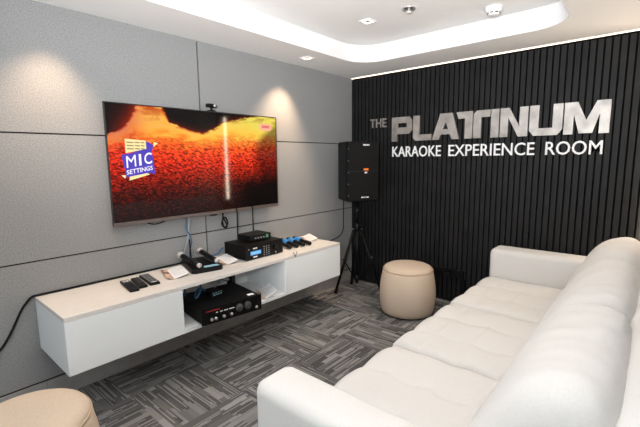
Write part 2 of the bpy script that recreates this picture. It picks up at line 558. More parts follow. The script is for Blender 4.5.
# M
x0, x1 = 2.170, 2.476
xm = (x0 + x1) / 2
wletter([(x0, B0), (x0 + .066, B0), (x0 + .066, B0 + .62 * Hh), (xm - .045, B0 + .02 * Hh), (xm + .045, B0 + .02 * Hh), (x1 - .066, B0 + .62 * Hh), (x1 - .066, B0), (x1, B0), (x1, B1), (x1 - .09, B1), (xm, B0 + .42 * Hh), (x0 + .09, B1), (x0, B1)])
plc = lambda a, b_, d: (a - 1.45, -d, b_ - 1.5)
text_islands('THE', 0.273, 0.485, 1.818, 1.913, 'silver_letter', m_letter, sign, plc, 0.02, fat=0.012)
for body, a, b_ in (('KARAOKE', 0.560, 1.115), ('EXPERIENCE', 1.195, 1.962), ('ROOM', 2.046, 2.444)):
    for o in text_islands(body, a, b_, 1.492, 1.604, 'white_letter', m_wletter, sign, plc, 0.012, fat=0.006): pass
for o in kids(sign):
    if o.name.startswith('silver'): o['label'] = 'brushed silver letter'
    else: o['label'] = 'white letter'

# ------------------------------------------------------------------ television
tv = thing('television', 'large flat screen television showing a fiery red landscape on the grey wall', 'television', (0.0105, 1.782, 1.05), -0.0105)
TY, TZ = 0.738, 0.81     # half width, height
link('back_case', box(0.028, 0.066, -TY + .01, TY - .01, 0.012, TZ - .01, 0.006), m_bezel, tv)
link('wall_bracket', box(0.0, 0.03, -0.25, 0.25, 0.2, 0.6), m_blackm, tv)
b = bmesh.new()
for a in (box(0.060, 0.080, -TY, -TY + .006, 0.0, TZ), box(0.060, 0.080, TY - .006, TY, 0.0, TZ), box(0.060, 0.080, -TY + .006, TY - .006, TZ - .006, TZ)): merge(b, a)
link('bezel', b, m_bezel, tv)
link('lower_bar', box(0.058, 0.083, -TY, TY, -0.004, 0.020, 0.002), m_tvbar, tv)
link('sensor_nub', box(0.070, 0.0845, 0.0, 0.06, -0.014, -0.004, 0.002), m_black, tv)


def lerp_pts(pts, x):
    for (a, p), (c, q) in zip(pts, pts[1:]):
        if x <= c: return p + (q - p) * (x - a) / (c - a)
    return pts[-1][1]


RIDGE = [(0, .26), (.05, .213), (.09, .155), (.12, .06), (.144, -.03), (.17, -.05), (.245, -.05), (.274, .035), (.295, .127), (.364, .164), (.48, .215), (.547, .168), (.606, .101), (.715, .041), (.82, .01), (.9, -.05), (1.0, -.05)]
RAMP = [(0.0, (.10, .006, .002)), (.010, (.45, .06, .006)), (.035, (.82, .45, .07)), (.09, (.88, .40, .04)), (.16, (.84, .17, .018)), (.26, (.76, .058, .010)), (.38, (.58, .022, .007)), (.50, (.36, .014, .005)), (.62, (.14, .008, .004)), (.74, (.035, .004, .003)), (1.0, (.008, .003, .003))]


def ramp(t):
    t = min(max(t, 0), 1)
    for (a, p), (c, q) in zip(RAMP, RAMP[1:]):
        if t <= c:
            k = (t - a) / (c - a); return [p[i] + (q[i] - p[i]) * k for i in range(3)]
    return list(RAMP[-1][1])


def screen_col(u, v):
    d = v - lerp_pts(RIDGE, u) - 0.012 * noise.noise(Vector((u * 9, 2.0, 1))) - 0.010 * noise.noise(Vector((u * 40, v * 30, 4)))
    if d < 0:
        k = math.exp(d * 13) * .22 * min(1, u / .10) if u < .22 else math.exp(d * 60) * .09
        return [.004 + k, .003 + k * .05, .003]
    kk = min(1, max(0, d) / .22); d = d * (1 - kk) + (v - .13) * kk
    n1 = noise.noise(Vector((u * 14 + v * 6, v * 26, 3))); n2 = noise.noise(Vector((u * 85 + v * 30, v * 120, 8)))
    st = noise.noise(Vector((u * 60 - v * 40, v * 45, 12)))
    stretch = 1.0
    c = ramp(max(d * stretch * (1.02) + .07 * n1 + .02 * n2 + (.10 * (u - .75) if u > .75 else 0), min(d, .045)))
    # brighter yellow to the right, redder at the far left
    if u > .45:
        w = min((u - .45) / .35, 1) * max(0, 1 - d * 4.5)
        c[1] += w * .16; c[2] += w * .03; c[0] *= 1 - w * .16
    else:
        c[1] *= .75 + .5 * u
    lf = min(1, max(0, (.19 - u) / .11)) * max(0, 1 - v * 1.6); c[1] *= 1 - .8 * lf; c[0] *= 1 - .35 * lf
    # flecks in the lower half
    if v > .45 and n2 > .22:
        k = (n2 - .22) * .9 * max(0, 1.15 - v)
        c[0] += 1.2 * k; c[1] += .14 * k
    n3 = noise.noise(Vector((u * 34 + v * 10, v * 55, 21)))
    mk = min(1, max(0, .58 + .9 * n2 + .7 * st + .6 * n3)); wt = min(1, max(0, (d - .08) * 6))
    sh = 1 - wt + wt * (.22 + 1.55 * mk ** 1.5)
    c = [max(q * sh, .003) for q in c]
    fd = 1 - .55 * min(1, max(0, (v - .42) / .35)); c = [max(q * fd, .002) for q in c]
    # dark lobe on the right
    e = lerp_pts([(0.04, 1.0), (.12, .93), (.19, .87), (.29, .808), (.43, .788), (.56, .80), (.72, .843), (.9, .91), (1.0, .94)], v) if v > .06 else 2
    if u > e:
        k = min(1, (u - e) / .07); c = [q * (1 - .72 * k) for q in c]; c[0] += .010 * k
    if u > .62 and v > .62:
        k = min(1, (u - .62) / .15) * min(1, (v - .62) / .15); c = [q * (1 - .9 * k) for q in c]
    return c


NU, NV = 380, 214
sy0, sy1, sz0, sz1 = -TY + .007, TY - .007, 0.022, TZ - .007
me = bpy.data.meshes.new('screen')
vs = [(0.0775, sy0 + (sy1 - sy0) * i / NU, sz1 + (sz0 - sz1) * j / NV) for j in range(NV + 1) for i in range(NU + 1)]
fs = [(j * (NU + 1) + i, (j + 1) * (NU + 1) + i, (j + 1) * (NU + 1) + i + 1, j * (NU + 1) + i + 1) for j in range(NV) for i in range(NU)]
me.from_pydata(vs, [], fs)
ca = me.color_attributes.new('picture', 'FLOAT_COLOR', 'POINT')
buf = []
for j in range(NV + 1):
    for i in range(NU + 1): buf += [*screen_col(i / NU, j / NV), 1.0]
ca.data.foreach_set('color', buf)
m_screen = M('screen picture', (0.004, 0.004, 0.004), 0.055, spec=0.2)
nt = m_screen.node_tree; at = nt.nodes.new('ShaderNodeAttribute'); at.attribute_name = 'picture'
nt.links.new(at.outputs['Color'], nt.nodes['Principled BSDF'].inputs['Emission Color']); nt.nodes['Principled BSDF'].inputs['Emission Strength'].default_value = 1.0
me.materials.append(m_screen)
scr = bpy.data.objects.new('screen', me); COL.objects.link(scr); scr.parent = tv


def emis(name, c): return M(name, (0.004, 0.004, 0.004), 0.3, spec=0.2, emit=c, estr=1.0)


m_purple = emis('screen purple', (.075, .05, .42)); m_yel = emis('screen yellow', (.85, .72, .34)); m_wt = emis('screen white', (.92, .88, .90))
m_pink = emis('screen pink', (.85, .38, .25)); m_ln = emis('screen dark lines', (.30, .22, .12)); m_redl = emis('screen red marks', (.55, .08, .06))


def quad(name, pts, mat, parent, xx):
    b = bmesh.new(); b.faces.new([b.verts.new((xx, p[0] - 1.782, p[1] - 1.062)) for p in pts])
    return link(name, b, mat, parent)


bd = quad('screen_badge', [(1.128, 1.535), (1.215, 1.55), (1.26, 1.628), (1.318, 1.622), (1.352, 1.60), (1.338, 1.56), (1.352, 1.40), (1.31, 1.408), (1.152, 1.385)], m_purple, tv, 0.0782)
quad('yellow_note', [(1.158, 1.545), (1.158, 1.640), (1.298, 1.632), (1.300, 1.575), (1.158, 1.545)][:4], m_yel, bd, 0.0785)
quad('yellow_strip', [(1.170, 1.362), (1.172, 1.388), (1.295, 1.408), (1.312, 1.398)], m_yel, bd, 0.0785)
quad('paper_corner', [(1.118, 1.400), (1.150, 1.398), (1.142, 1.376)], m_yel, bd, 0.0785)
quad('paper_corner', [(1.355, 1.625), (1.385, 1.615), (1.352, 1.590)], m_yel, bd, 0.0785)
b = bmesh.new()
for k in range(3):
    for s_, e_ in ((1.168, 1.215), (1.222, 1.256), (1.263, 1.288)):
        z = 1.622 - .021 * k
        b.faces.new([b.verts.new((.0788, a - 1.782, zz - 1.062)) for a, zz in ((s_, z), (e_, z - .002), (e_, z - .010), (s_, z - .008))])
link('note_lines', b, m_ln, bd)
sk_ = lambda a, b_, d: (0.0788 + d, a - 1.782, b_ - 1.062 + (a - 1.16) * 0.16)
for ch, q0, q1 in (('M', 1.158, 1.222), ('I', 1.243, 1.259), ('C', 1.280, 1.334)):
    text_islands(ch, q0, q1, 1.447, 1.525, 'badge_lettering', m_wt, bd, sk_, 0.0004, True, 0.0 if ch == 'M' else 0.012)
text_islands('SETTINGS', 1.155, 1.335, 1.402, 1.432, 'badge_lettering', m_wt, bd, sk_, 0.0004, True, 0.012)
pl = link('screen_pill', prism([(p[0] - 1.782, p[1] - 1.05) for p in rrect(2.322, 2.462, 1.735, 1.795, 0.028, 6)], 0.0779, 0.0784, 'YZ'), m_pink, tv)
b = bmesh.new()
for a, w in ((2.352, .012), (2.368, .009), (2.381, .014), (2.399, .008), (2.411, .012), (2.427, .008)):
    z = 1.757 - 1.05
    b.faces.new([b.verts.new((.0788, q - 1.782, zz)) for q, zz in ((a, z), (a + w, z), (a + w, z + .022), (a, z + .022))])
link('pill_marks', b, m_redl, pl)

# webcam on top of the television
t = thing('webcam', 'small black webcam clipped on top edge of the television', 'webcam', (0.0705, 1.850, 1.8605))
link('clip', box(-0.03, 0.022, -0.024, 0.024, 0.0, 0.010, 0.003), m_black, t)
link('stem', lathe([(0.010, 0.008), (0.008, 0.03)], 12), m_black, t, True)
hd = link('camera_body', box(-0.018, 0.018, -0.044, 0.044, 0.030, 0.060, 0.010, 3), m_black, t)
link('lens_ring', lathe([(0.0, 0.0225), (0.011, 0.0225), (0.012, 0.0195), (0.0, 0.0195)], 16, axis='X', off=(0, 0.022, 0.045)), m_silver, hd, True)

# ------------------------------------------------------------------ console
CX, CY0, CY1, CZ0, CZ1 = 0.515, 0.590, 2.925, 0.352, 0.677
D1, D2 = 1.262, 2.182
con = thing('media_console', 'long white wall hung console with cream top and open middle shelf', 'cabinet', (0.0015, 0, CZ0))
ZB = CZ0
link('top_panel', box(0.0, CX, CY0, CY1, CZ1 - 0.026 - ZB, CZ1 - ZB, 0.002, 1), m_top, con)
link('bottom_panel', box(0.0, CX - 0.002, CY0, CY1, 0.0, 0.024, 0.001, 1), m_white, con)
bz, tz = 0.0245, CZ1 - 0.0265 - ZB
link('side_panel', box(0.0, CX - .002, CY0, CY0 + .02, bz, tz), m_white, con)
link('side_panel', box(0.0, CX - .002, CY1 - .02, CY1, bz, tz), m_white, con)
link('partition', box(0.0, CX - .02, D1 - .022, D1 - .002, bz, tz), m_white, con)
link('partition', box(0.0, CX - .02, D2 + .002, D2 + .022, bz, tz), m_white, con)
link('back_panel', box(0.0, 0.012, CY0 + .021, CY1 - .021, bz, tz), m_white, con)
link('door', box(CX - .019, CX + .0005, CY0 + .001, D1, 0.001, CZ1 - .0275 - ZB, 0.0015, 1), m_white, con)
link('door', box(CX - .019, CX + .0005, D2, CY1 - .001, 0.001, CZ1 - .0275 - ZB, 0.0015, 1), m_white, con)

ZT = CZ1 + 0.0005


def remote(loc, rz, L, w, label, kind):
    t = thing('remote_control', label, 'remote control', loc, rz, 'remote controls on the console')
    link('case', box(-L / 2, L / 2, -w / 2, w / 2, 0, 0.018, 0.006, 3), m_black, t)
    b = bmesh.new()
    rows = {0: 3, 1: 7, 2: 9}[kind]
    for i in range(rows):
        for j in range(3):
            xx = -L / 2 + .025 + i * (L - .07) / 8; yy = (j - 1) * w * .28
            box(xx - .005, xx + .005, yy - w * .09, yy + w * .09, 0.0175, 0.0205, bm=b)
    link('buttons', b, m_dgrey if kind != 2 else m_grey, t)
    if kind == 0: link('display', box(-L / 2 + .020, -L / 2 + .055, -w * .36, w * .36, 0.0178, 0.0192), m_paper, t)
    if kind == 1: link('power_button', lathe([(0, .0205), (.005, .0205), (.005, .0175), (0, .0175)], 12, off=(-L / 2 + .013, w * .25, 0)), m_red, t)
    if kind == 2: link('nameplate', box(L / 2 - .028, L / 2 - .018, -w * .28, w * .28, 0.0178, 0.0190), m_print, t)
    return t


remote((0.268, 1.035, ZT), -0.16, 0.25, 0.058, 'leftmost black remote with a pale window on the console top', 0)
remote((0.252, 1.104, ZT), -0.18, 0.225, 0.052, 'middle black remote lying between two others on the console top', 1)
remote((0.238, 1.180, ZT), -0.16, 0.25, 0.066, 'rightmost and widest black remote full of grey keys on console top', 2)


def leaflet(loc, rz, L, w1, w2, label, h=0.026):
    t = thing('leaflet', label, 'leaflet', loc, rz, 'folded leaflets on the console')
    b = bmesh.new()
    A = [(-L / 2, -w1, .012), (L / 2, -w1, .012), (L / 2, 0, 0.0), (-L / 2, 0, 0.0)]
    vs = [b.verts.new(p) for p in A] + [b.verts.new((p[0], p[1], p[2] + .0015)) for p in A]
    for f in ((0, 3, 2, 1), (4, 5, 6, 7), (0, 1, 5, 4), (1, 2, 6, 5), (2, 3, 7, 6), (3, 0, 4, 7)): b.faces.new([vs[i] for i in f])
    link('photo_panel', b, m_photo, t)
    b = bmesh.new()
    A = [(-L / 2, 0.0005, 0.001), (L / 2, 0.0005, 0.001), (L / 2, w2, h), (-L / 2, w2, h)]
    vs = [b.verts.new(p) for p in A] + [b.verts.new((p[0], p[1], p[2] + .0015)) for p in A]
    for f in ((0, 3, 2, 1), (4, 5, 6, 7), (0, 1, 5, 4), (1, 2, 6, 5), (2, 3, 7, 6), (3, 0, 4, 7)): b.faces.new([vs[i] for i in f])
    pg = link('text_panel', b, m_paper, t)
    b = bmesh.new()
    for k in range(6):
        x_ = -L / 2 + L * (.16 + .13 * k)
        q = [(x_, .012), (x_ + .006, .012), (x_ + .006, w2 * (.9 if k % 3 else .6)), (x_, w2 * (.9 if k % 3 else .6))]
        b.faces.new([b.verts.new((p[0], p[1], 0.0029 + (h - .001) * p[1] / w2)) for p in q])
    link('text_lines', b, m_ink, pg)
    return t


leaflet((0.222, 1.342, ZT), -0.30, 0.25, 0.045, 0.10, 'leaflet with photo panel lying beside the remotes on the console top')
leaflet((0.205, 1.79, ZT), -0.25, 0.25, 0.045, 0.085, 'leaflet lying between the microphone receiver and the karaoke amplifier')
leaflet((0.14, 2.845, ZT), -0.50, 0.25, 0.09, 0.085, 'leaflet lying past the blue ringed microphones at the console right end')
leaflet((0.40, 2.03, CZ0 + 0.0245), -0.45, 0.22, 0.03, 0.10, 'leaflet standing on the lower shelf right of the large amplifier', 0.055)

# wireless microphone receiver with two microphones resting on it
t = thing('microphone_receiver', 'black wireless receiver dock with antenna under two silver headed microphones', 'receiver', (0.215, 1.587, ZT), -0.22)
b = prism([(-.17, -.09), (.14, -.115), (.165, -.09), (.165, .10), (.14, .12), (-.17, .10)], 0, 0.036, 'XY')
link('case', b, m_black, t)
link('cradle', box(-.13, .10, -.075, -.060, .036, .041, .001), m_black, t)
link('cradle', box(-.13, .10, .060, .075, .036, .041, .001), m_black, t)
link('front_label', box(.118, .1625, -.02, .085, .0362, .0375), m_lblue, t)
an = link('antenna', tube([(-.12, -.03, .03), (-.125, -.03, .20)], .007, 10, smooth=False, r2=.005), m_rubber, t)
link('antenna_base', lathe([(.011, .036), (.011, .055), (.008, .06)], 12, off=(-.12, -.03, 0)), m_black, t, True)


def microphone(loc, rz, tilt, label, mats, group, head=True, L=0.245):
    t = thing('microphone', label, 'microphone', loc, rz, group)
    t.rotation_euler = (0, tilt, rz)
    m1, m2 = mats
    if head:
        link('handle', lathe([(0.0, 0.06), (.021, .06), (.0195, .09), (.0165, .20), (.0165, L - .012), (0, L - .012)], 20, axis='X'), m_black, t, True)
        hd_ = [(0.0, 0.0)] + [(.027 * math.sin(PI * k / 14 * 1.0), .027 - .027 * math.cos(PI * k / 14)) for k in range(1, 11)] + [(.021, .058), (0, .058)]
        link('mesh_head', lathe(hd_, 20, axis='X'), m2, t, True)
        link('collar', lathe([(.0, .0565), (.0235, .0565), (.0235, .0605), (0, .0605)], 20, axis='X'), m_silver, t, True)
        link('end_cap', lathe([(0, L - .0125), (.0172, L - .0125), (.0172, L + .004), (.008, L + .008), (0, L + .008)], 20, axis='X'), m2, t, True)
    else:
        link('handle', lathe([(0.0, 0.12), (.0215, .12), (.0185, .14), (.0165, .19), (.019, L - .01), (.017, L), (0, L)], 20, axis='X'), m_black, t, True)
        hd_ = [(0.0, 0.0)] + [(.026 * math.sin(PI * k / 14), .026 - .026 * math.cos(PI * k / 14)) for k in range(1, 11)] + [(.021, .05), (0, .05)]
        link('mesh_head', lathe(hd_, 20, axis='X'), m_black, t, True)
        link('blue_ring', lathe([(0, .048), (.026, .048), (.028, .053), (.028, .118), (.024, .124), (0, .124)], 20, axis='X'), m_blue, t, True)
        link('mute_switch', box(.16, .18, -.005, .005, .014, .020, .001, 1), m_dgrey, t)
    return t


microphone((0.035, 1.518, ZT + 0.086), -0.08, 0.085, 'silver headed microphone on the left side of the receiver dock', (m_black, m_mesh), 'microphones on the receiver dock', L=.325)
microphone((0.030, 1.690, ZT + 0.088), -0.14, 0.085, 'silver headed microphone on the right side of the receiver dock', (m_black, m_mesh), 'microphones on the receiver dock', L=.325)

# karaoke amplifier
t = thing('karaoke_amplifier', 'black karaoke amplifier with blue display and keypad on the console top', 'amplifier', (0.362, 2.102, ZT), 0.0)
AD, AW, AH = 0.275, 0.400, 0.124
link('case', box(-AD, 0, -AW / 2, AW / 2, 0.006, AH, 0.003), m_blackm, t)
fp = link('front_panel', box(0.0, 0.008, -AW / 2 - .003, AW / 2 + .003, 0.004, AH + .002, 0.002), m_black, t)
for sx_ in (-AD + .03, -.03):
    for sy_ in (-1, 1): link('foot', lathe([(.012, 0), (.012, .007)], 14, off=(sx_, sy_ * (AW / 2 - .03), 0)), m_rubber, t)
lcd = link('display', box(.008, .0095, -.155, -.045, .040, .072), m_lcd, fp)
b = bmesh.new()
for k in range(7): box(.0095, .0099, -.146 + k * .0135, -.137 + k * .0135, .050, .063, bm=b)
link('display_digits', b, m_lcdtext, lcd)
for z_ in (.088, .018): link('printed_mark', box(.008, .0088, -.128, -.085, z_, z_ + .010), m_print, fp)
b = bmesh.new()
for r_ in range(5):
    for c_ in range(3):
        lathe([(0, .0125), (.0045, .0125), (.0055, .008), (0, .008)], 10, bm=b, axis='X', off=(0, -.012 + c_ * .026, .022 + r_ * .017))
link('keypad', b, m_grey, fp)
link('volume_knob', lathe([(0, .026), (.020, .026), (.022, .022), (.022, .008), (0, .008)], 28, axis='X', off=(0, .118, .062)), m_black, fp, True)
link('power_button', lathe([(0, .012), (.006, .012), (.006, .008), (0, .008)], 12, axis='X', off=(0, -.172, .092)), m_grey, fp, True)
link('jack', lathe([(0, .010), (.007, .010), (.007, .008), (0, .008)], 14, axis='X', off=(0, .118, .022)), m_silver, fp, True)

# small unit with antennas on top
t = thing('wireless_receiver', 'small black receiver box with two antennas stacked on the karaoke amplifier', 'receiver', (0.285, 2.128, ZT + AH + 0.003), 0.0)
link('case', box(-.17, 0, -.115, .115, .004, .052, .004), m_blackm, t)
fp = link('front_panel', box(0, .005, -.113, .113, .006, .050, .001, 1), m_black, t)
b = bmesh.new()
for k in range(4): lathe([(0, .014), (.006, .014), (.007, .005), (0, .005)], 12, bm=b, axis='X', off=(0, -.060 + k * .030, .026))
link('knobs', b, m_grey, fp)
link('green_label', box(.005, .006, .055, .085, .014, .042), m_green, fp)
for sx_ in (-.15, -.02):
    for sy_ in (-.095, .095): link('foot', lathe([(.008, 0), (.008, .005)], 10, off=(sx_, sy_, 0)), m_rubber, t)
for sy_ in (-.098, .072):
    link('antenna', tube([(-.172, sy_, .03), (-.178, sy_, .05), (-.178, sy_, .27)], .0065, 10, smooth=False, r2=.005), m_rubber, t)

# blue ringed microphones
lab = ['nearest the amplifier', 'second from the amplifier', 'third from the amplifier', 'farthest from the amplifier']
for k in range(4):
    microphone((0.085 + .012 * k, 2.465 + k * .074, ZT + 0.0320), -0.17, 0.035,
               'black microphone with blue ring, %s in the row of four' % lab[k], (m_black, m_black), 'blue ringed microphones on the console', head=False, L=.27)

# large amplifier on the lower shelf
ZS = CZ0 + 0.0245
t = thing('power_amplifier', 'large black amplifier with silver knobs on the lower console shelf', 'amplifier', (0.592, 1.590, ZS), -0.145)
AD, AW, AH = 0.40, 0.455, 0.115
cs = link('case', box(-AD, 0, -AW / 2, AW / 2, 0.008, AH, 0.004), m_blackm, t)
fp = link('front_panel', box(0, .010, -AW / 2 - .006, AW / 2 + .006, .004, AH + .003, .002), m_black, t)
for sx_ in (-AD + .04, -.04):
    for sy_ in (-1, 1): link('foot', lathe([(.016, 0), (.016, .009)], 14, off=(sx_, sy_ * (AW / 2 - .04), 0)), m_rubber, t)
for yy in (-.165, -.135, -.075, -.018):
    link('silver_knob', lathe([(0, .026), (.009, .026), (.011, .022), (.011, .010), (0, .010)], 18, axis='X', off=(0, yy, .036)), m_silver, fp, True)
for yy in (.045, .112):
    link('large_knob', lathe([(0, .030), (.025, .030), (.028, .025), (.028, .010), (0, .010)], 28, axis='X', off=(0, yy, .066)), m_dgrey, fp, True)
link('red_strip', box(.010, .0108, -.20, -.10, .092, .100), m_red, fp)
b = bmesh.new()
for a, w in ((-.10, .02), (-.07, .03), (-.03, .04), (-.13, .012)): box(.010, .0106, a, a + w, .072, .079, bm=b)
link('printed_mark', b, m_print, fp)
link('jack', lathe([(0, .013), (.011, .013), (.011, .010), (0, .010)], 16, axis='X', off=(0, .190, .030)), m_silver, fp, True)
link('white_sticker', box(-.065, -.030, .150, .200, AH + .0002, AH + .0010), m_paper, cs)

ZA = ZS + AH + .0005
t = thing('splitter_box', 'small black box with four pale lights on top of the large amplifier', 'box', (0.40, 1.60, ZA + .001), 0.1)
link('case', box(-.075, 0, -.055, .055, 0, .034, .003), m_black, t)
b = bmesh.new()
for k in range(4): box(0, .0008, -.04 + k * .024, -.03 + k * .024, .020, .026, bm=b)
for k in range(3): box(0, .0008, -.036 + k * .028, -.016 + k * .028, .007, .012, bm=b)
link('indicator_lights', b, m_lblue, t)
t = thing('power_adapter', 'black plug adapter at the back of the lower shelf behind the amplifier', 'adapter', (0.14, 1.915, ZS + 0.0), 0.3)
link('body', box(-.028, .028, -.026, .026, 0.0, .155, .008), m_black, t)
link('plug_pin', box(-.010, .010, -.012, -.006, .155, .170), m_silver, t)


def cable(name, pts, r, mat, label):
    return tag(link(name, tube(pts, r, 8), mat, None, True), label, 'cable')


zz = ZA
cable('blue_cable', [(.305, 1.570, zz + .018), (.285, 1.53, zz + .05), (.33, 1.46, zz + .035), (.40, 1.43, zz + .03), (.37, 1.48, zz + .07), (.28, 1.53, zz + .085), (.20, 1.47, zz + .06), (.26, 1.42, zz + .02), (.16, 1.45, zz + .015)], .0075, m_bluecable, 'blue cable looping on top of the large amplifier')
cable('grey_cable', [(.33, 1.625, zz + .014), (.28, 1.66, zz + .05), (.24, 1.60, zz + .085), (.20, 1.64, zz + .105), (.22, 1.74, zz + .085), (.26, 1.80, zz + .05), (.20, 1.82, zz + .02), (.12, 1.80, zz + .03)], .0075, m_greycable, 'pale grey cable coiled behind the splitter box on the shelf')
cable('grey_cable', [(.05, 1.45, zz + .10), (.10, 1.55, zz + .115), (.13, 1.66, zz + .125), (.14, 1.75, zz + .12), (.09, 1.83, zz + .09), (.05, 1.86, zz + .02), (.05, 1.86, zz - .05)], .007, m_greycable, 'pale grey cable lying near the shelf back panel')
cable('black_cable', [(.16, 1.70, zz + .03), (.17, 1.76, zz + .06), (.16, 1.84, zz + .09), (.145, 1.895, zz + .095), (.142, 1.915, ZS + .182)], .006, m_rubber, 'black cable running to the adapter on the shelf')
# cables from the television
cable('blue_cable', [(.035, 1.60, 1.060), (.036, 1.59, .96), (.05, 1.625, .86), (.045, 1.60, .76), (.07, 1.60, .72)], .005, m_bluecable, 'blue cable hanging from the television down to the receiver dock')
cable('grey_cable', [(.030, 1.63, 1.060), (.030, 1.62, .97), (.032, 1.60, .86), (.016, 1.575, .76), (.012, 1.57, .685)], .006, m_greycable, 'grey cable hanging behind the blue one below the television')
cable('black_cable', [(.018, 1.27, 1.064), (.020, 1.30, 1.035), (.022, 1.36, 1.020), (.020, 1.43, 1.035), (.018, 1.47, 1.064)], .004, m_rubber, 'black cable drooping in a loop under the television')
cable('coiled_cable', [(.03, 1.93, 1.064), (.03, 1.945, 1.00), (.04, 1.97, .93), (.05, 1.945, .91), (.03, 1.925, .95), (.04, 1.955, 1.0), (.045, 1.975, .95), (.04, 1.95, .915), (.03, 1.935, .96), (.03, 1.95, 1.06)], .006, m_rubber, 'bunched black cable hanging under the middle of the television')
cable('blue_cable', [(.012, 1.72, ZT + .008), (.03, 1.80, ZT + .012), (.05, 1.86, ZT + .03), (.022, 1.93, ZT + .06)], .007, m_bluecable, 'blue cable on the console top behind the karaoke amplifier')
cable('black_cable', [(.46, 2.38, ZT + .006), (.485, 2.36, ZT + .005), (.519, 2.315, ZT + .004), (.528, 2.30, ZT - .012), (.519, 2.295, ZT + .008), (.47, 2.33, ZT + .010)], .003, m_dgrey, 'thin wire loop over the front edge of the console top')
cable('power_cable', [(.02, 1.55, ZT + .009), (.018, 1.35, ZT + .008), (.016, 1.0, ZT + .008), (.014, .72, ZT + .008), (.012, .62, ZT + .009), (.012, .572, .683), (.012, .535, .645), (.012, .508, .604), (.012, .479, .546), (.012, .44, .475), (.012, .397, .417), (.012, .30, .34), (.012, .15, .29)], .0065, m_rubber, 'black power cable along the console back and down the grey wall')
t = thing('wall_plug', 'black plug low on the grey wall beside the near stool', 'plug', (0.001, 0.26, 0.11))
link('body', box(0.014, .045, -.03, .03, 0, .06, .006), m_black, t)
link('face_plate', box(0.0, .0145, -.04, .04, -.01, .07, .002), m_dgrey, t)

# ------------------------------------------------------------------ loudspeaker on tripod
SX, SY_ = 0.345, 3.46
az = math.radians(-31)
t = thing('loudspeaker', 'black loudspeaker with orange badge on tripod stand in the corner', 'speaker', (SX, SY_, 1.037), az)
Wf, Wb, Dp, Hs = 0.36, 0.325, 0.31, 0.615
poly = [(-Dp / 2, -Wb / 2), (Dp / 2 - .05, -Wf / 2), (Dp / 2, -Wf / 2 + .008), (Dp / 2, Wf / 2 - .008), (Dp / 2 - .05, Wf / 2), (-Dp / 2, Wb / 2)]
b = prism(poly, 0, Hs, 'XY'); bmesh.ops.recalc_face_normals(b, faces=b.faces)
bmesh.ops.bevel(b, geom=[e for e in b.edges if abs(e.verts[0].co.z - e.verts[1].co.z) < 1e-5 and len(e.link_faces) == 2 and abs(e.link_faces[0].normal.z - e.link_faces[1].normal.z) > .5], offset=.006, segments=2, affect='EDGES')
cab = link('cabinet', b, m_blackm, t)
gr = link('grille', box(Dp / 2, Dp / 2 + .008, -Wf / 2 + .012, Wf / 2 - .012, .012, Hs - .012, .003), m_grille, t)
link('grille_joint', box(Dp / 2 + .0078, Dp / 2 + .0086, -Wf / 2 + .014, Wf / 2 - .014, .310, .312), m_dgrey, gr)
bz_ = Dp / 2 + .0082
link('orange_badge', box(bz_, bz_ + .002, -.004, .05, .318, .341), m_orange, gr)
link('white_mark', box(bz_, bz_ + .0015, .008, .036, .289, .305), m_print, gr)
b = bmesh.new()
for k, w in enumerate((.008, .010, .006, .010, .007, .010)): box(bz_, bz_ + .0012, -.010 + k * .012, -.010 + k * .012 + w, .572, .587, bm=b)
link('nameplate', b, m_print, gr)
b = bmesh.new()
for k, w in enumerate((.011, .008, .010, .004, .010, .011, .008)): box(bz_, bz_ + .0012, -.028 + k * .0125, -.028 + k * .0125 + w, .034, .047, bm=b)
link('nameplate', b, m_print, gr)
b = bmesh.new()
for k in range(5): lathe([(0, .002), (.005, .002), (.006, 0), (0, 0)], 8, bm=b, axis='X', off=(Dp / 2 + .0003, -Wf / 2 + .009, .06 + k * .12))
link('rivets', b, m_grey, cab)
link('pole_socket', lathe([(.03, -.018), (.035, -.012), (.035, 0.0005)], 20, off=(-.01, 0, 0)), m_black, t, True)

PX, PY = SX - .01 * math.cos(az), SY_ - .01 * math.sin(az)
t = thing('speaker_stand', 'black tripod stand carrying the loudspeaker in the room corner', 'stand', (PX, PY, 0))
link('pole', lathe([(.0175, 0.10), (.0175, .76)], 20), m_blackm, t, True)
link('upper_pole', lathe([(.0145, .76), (.0145, 1.0185)], 20), m_blackm, t, True)
hb = link('collar', lathe([(.028, .70), (.030, .71), (.030, .775), (.022, .785)], 20), m_black, t, True)
link('knob', lathe([(0, .065), (.014, .062), (.016, .05), (.006, .045), (.006, .028)], 14, axis='X', off=(0, 0, .755)), m_black, hb, True)
link('pole_clamp', lathe([(.024, .90), (.026, .905), (.026, .945), (.020, .95)], 20), m_black, t, True)
link('lower_collar', lathe([(.024, .13), (.026, .14), (.026, .185), (.020, .19)], 20), m_black, t, True)
for a, r_ in ((math.radians(-122), .25), (math.radians(22), .27), (math.radians(140), .25)):
    c, s_ = math.cos(a), math.sin(a)
    lg = link('leg', tube([(c * .035, s_ * .035, .72), (c * r_, s_ * r_, .03)], .0150, 10, smooth=False), m_blackm, t, True)
    link('rubber_foot', tube([(c * (r_ - .012), s_ * (r_ - .012), .0605), (c * (r_ + .008), s_ * (r_ + .008), .010)], .0185, 10, smooth=False), m_rubber, lg, True)
    link('rivet', lathe([(0, .006), (.007, .006), (.007, -.006), (0, -.006)], 10, off=(c * .165, s_ * .165, .405)), m_silver, lg)
    link('rivet', lathe([(0, .006), (.007, .006), (.007, -.006), (0, -.006)], 10, off=(c * .048, s_ * .048, .715)), m_silver, lg)
    link('brace', tube([(c * .027, s_ * .027, .16), (c * .163, s_ * .163, .385)], .007, 8, smooth=False), m_blackm, t, True)
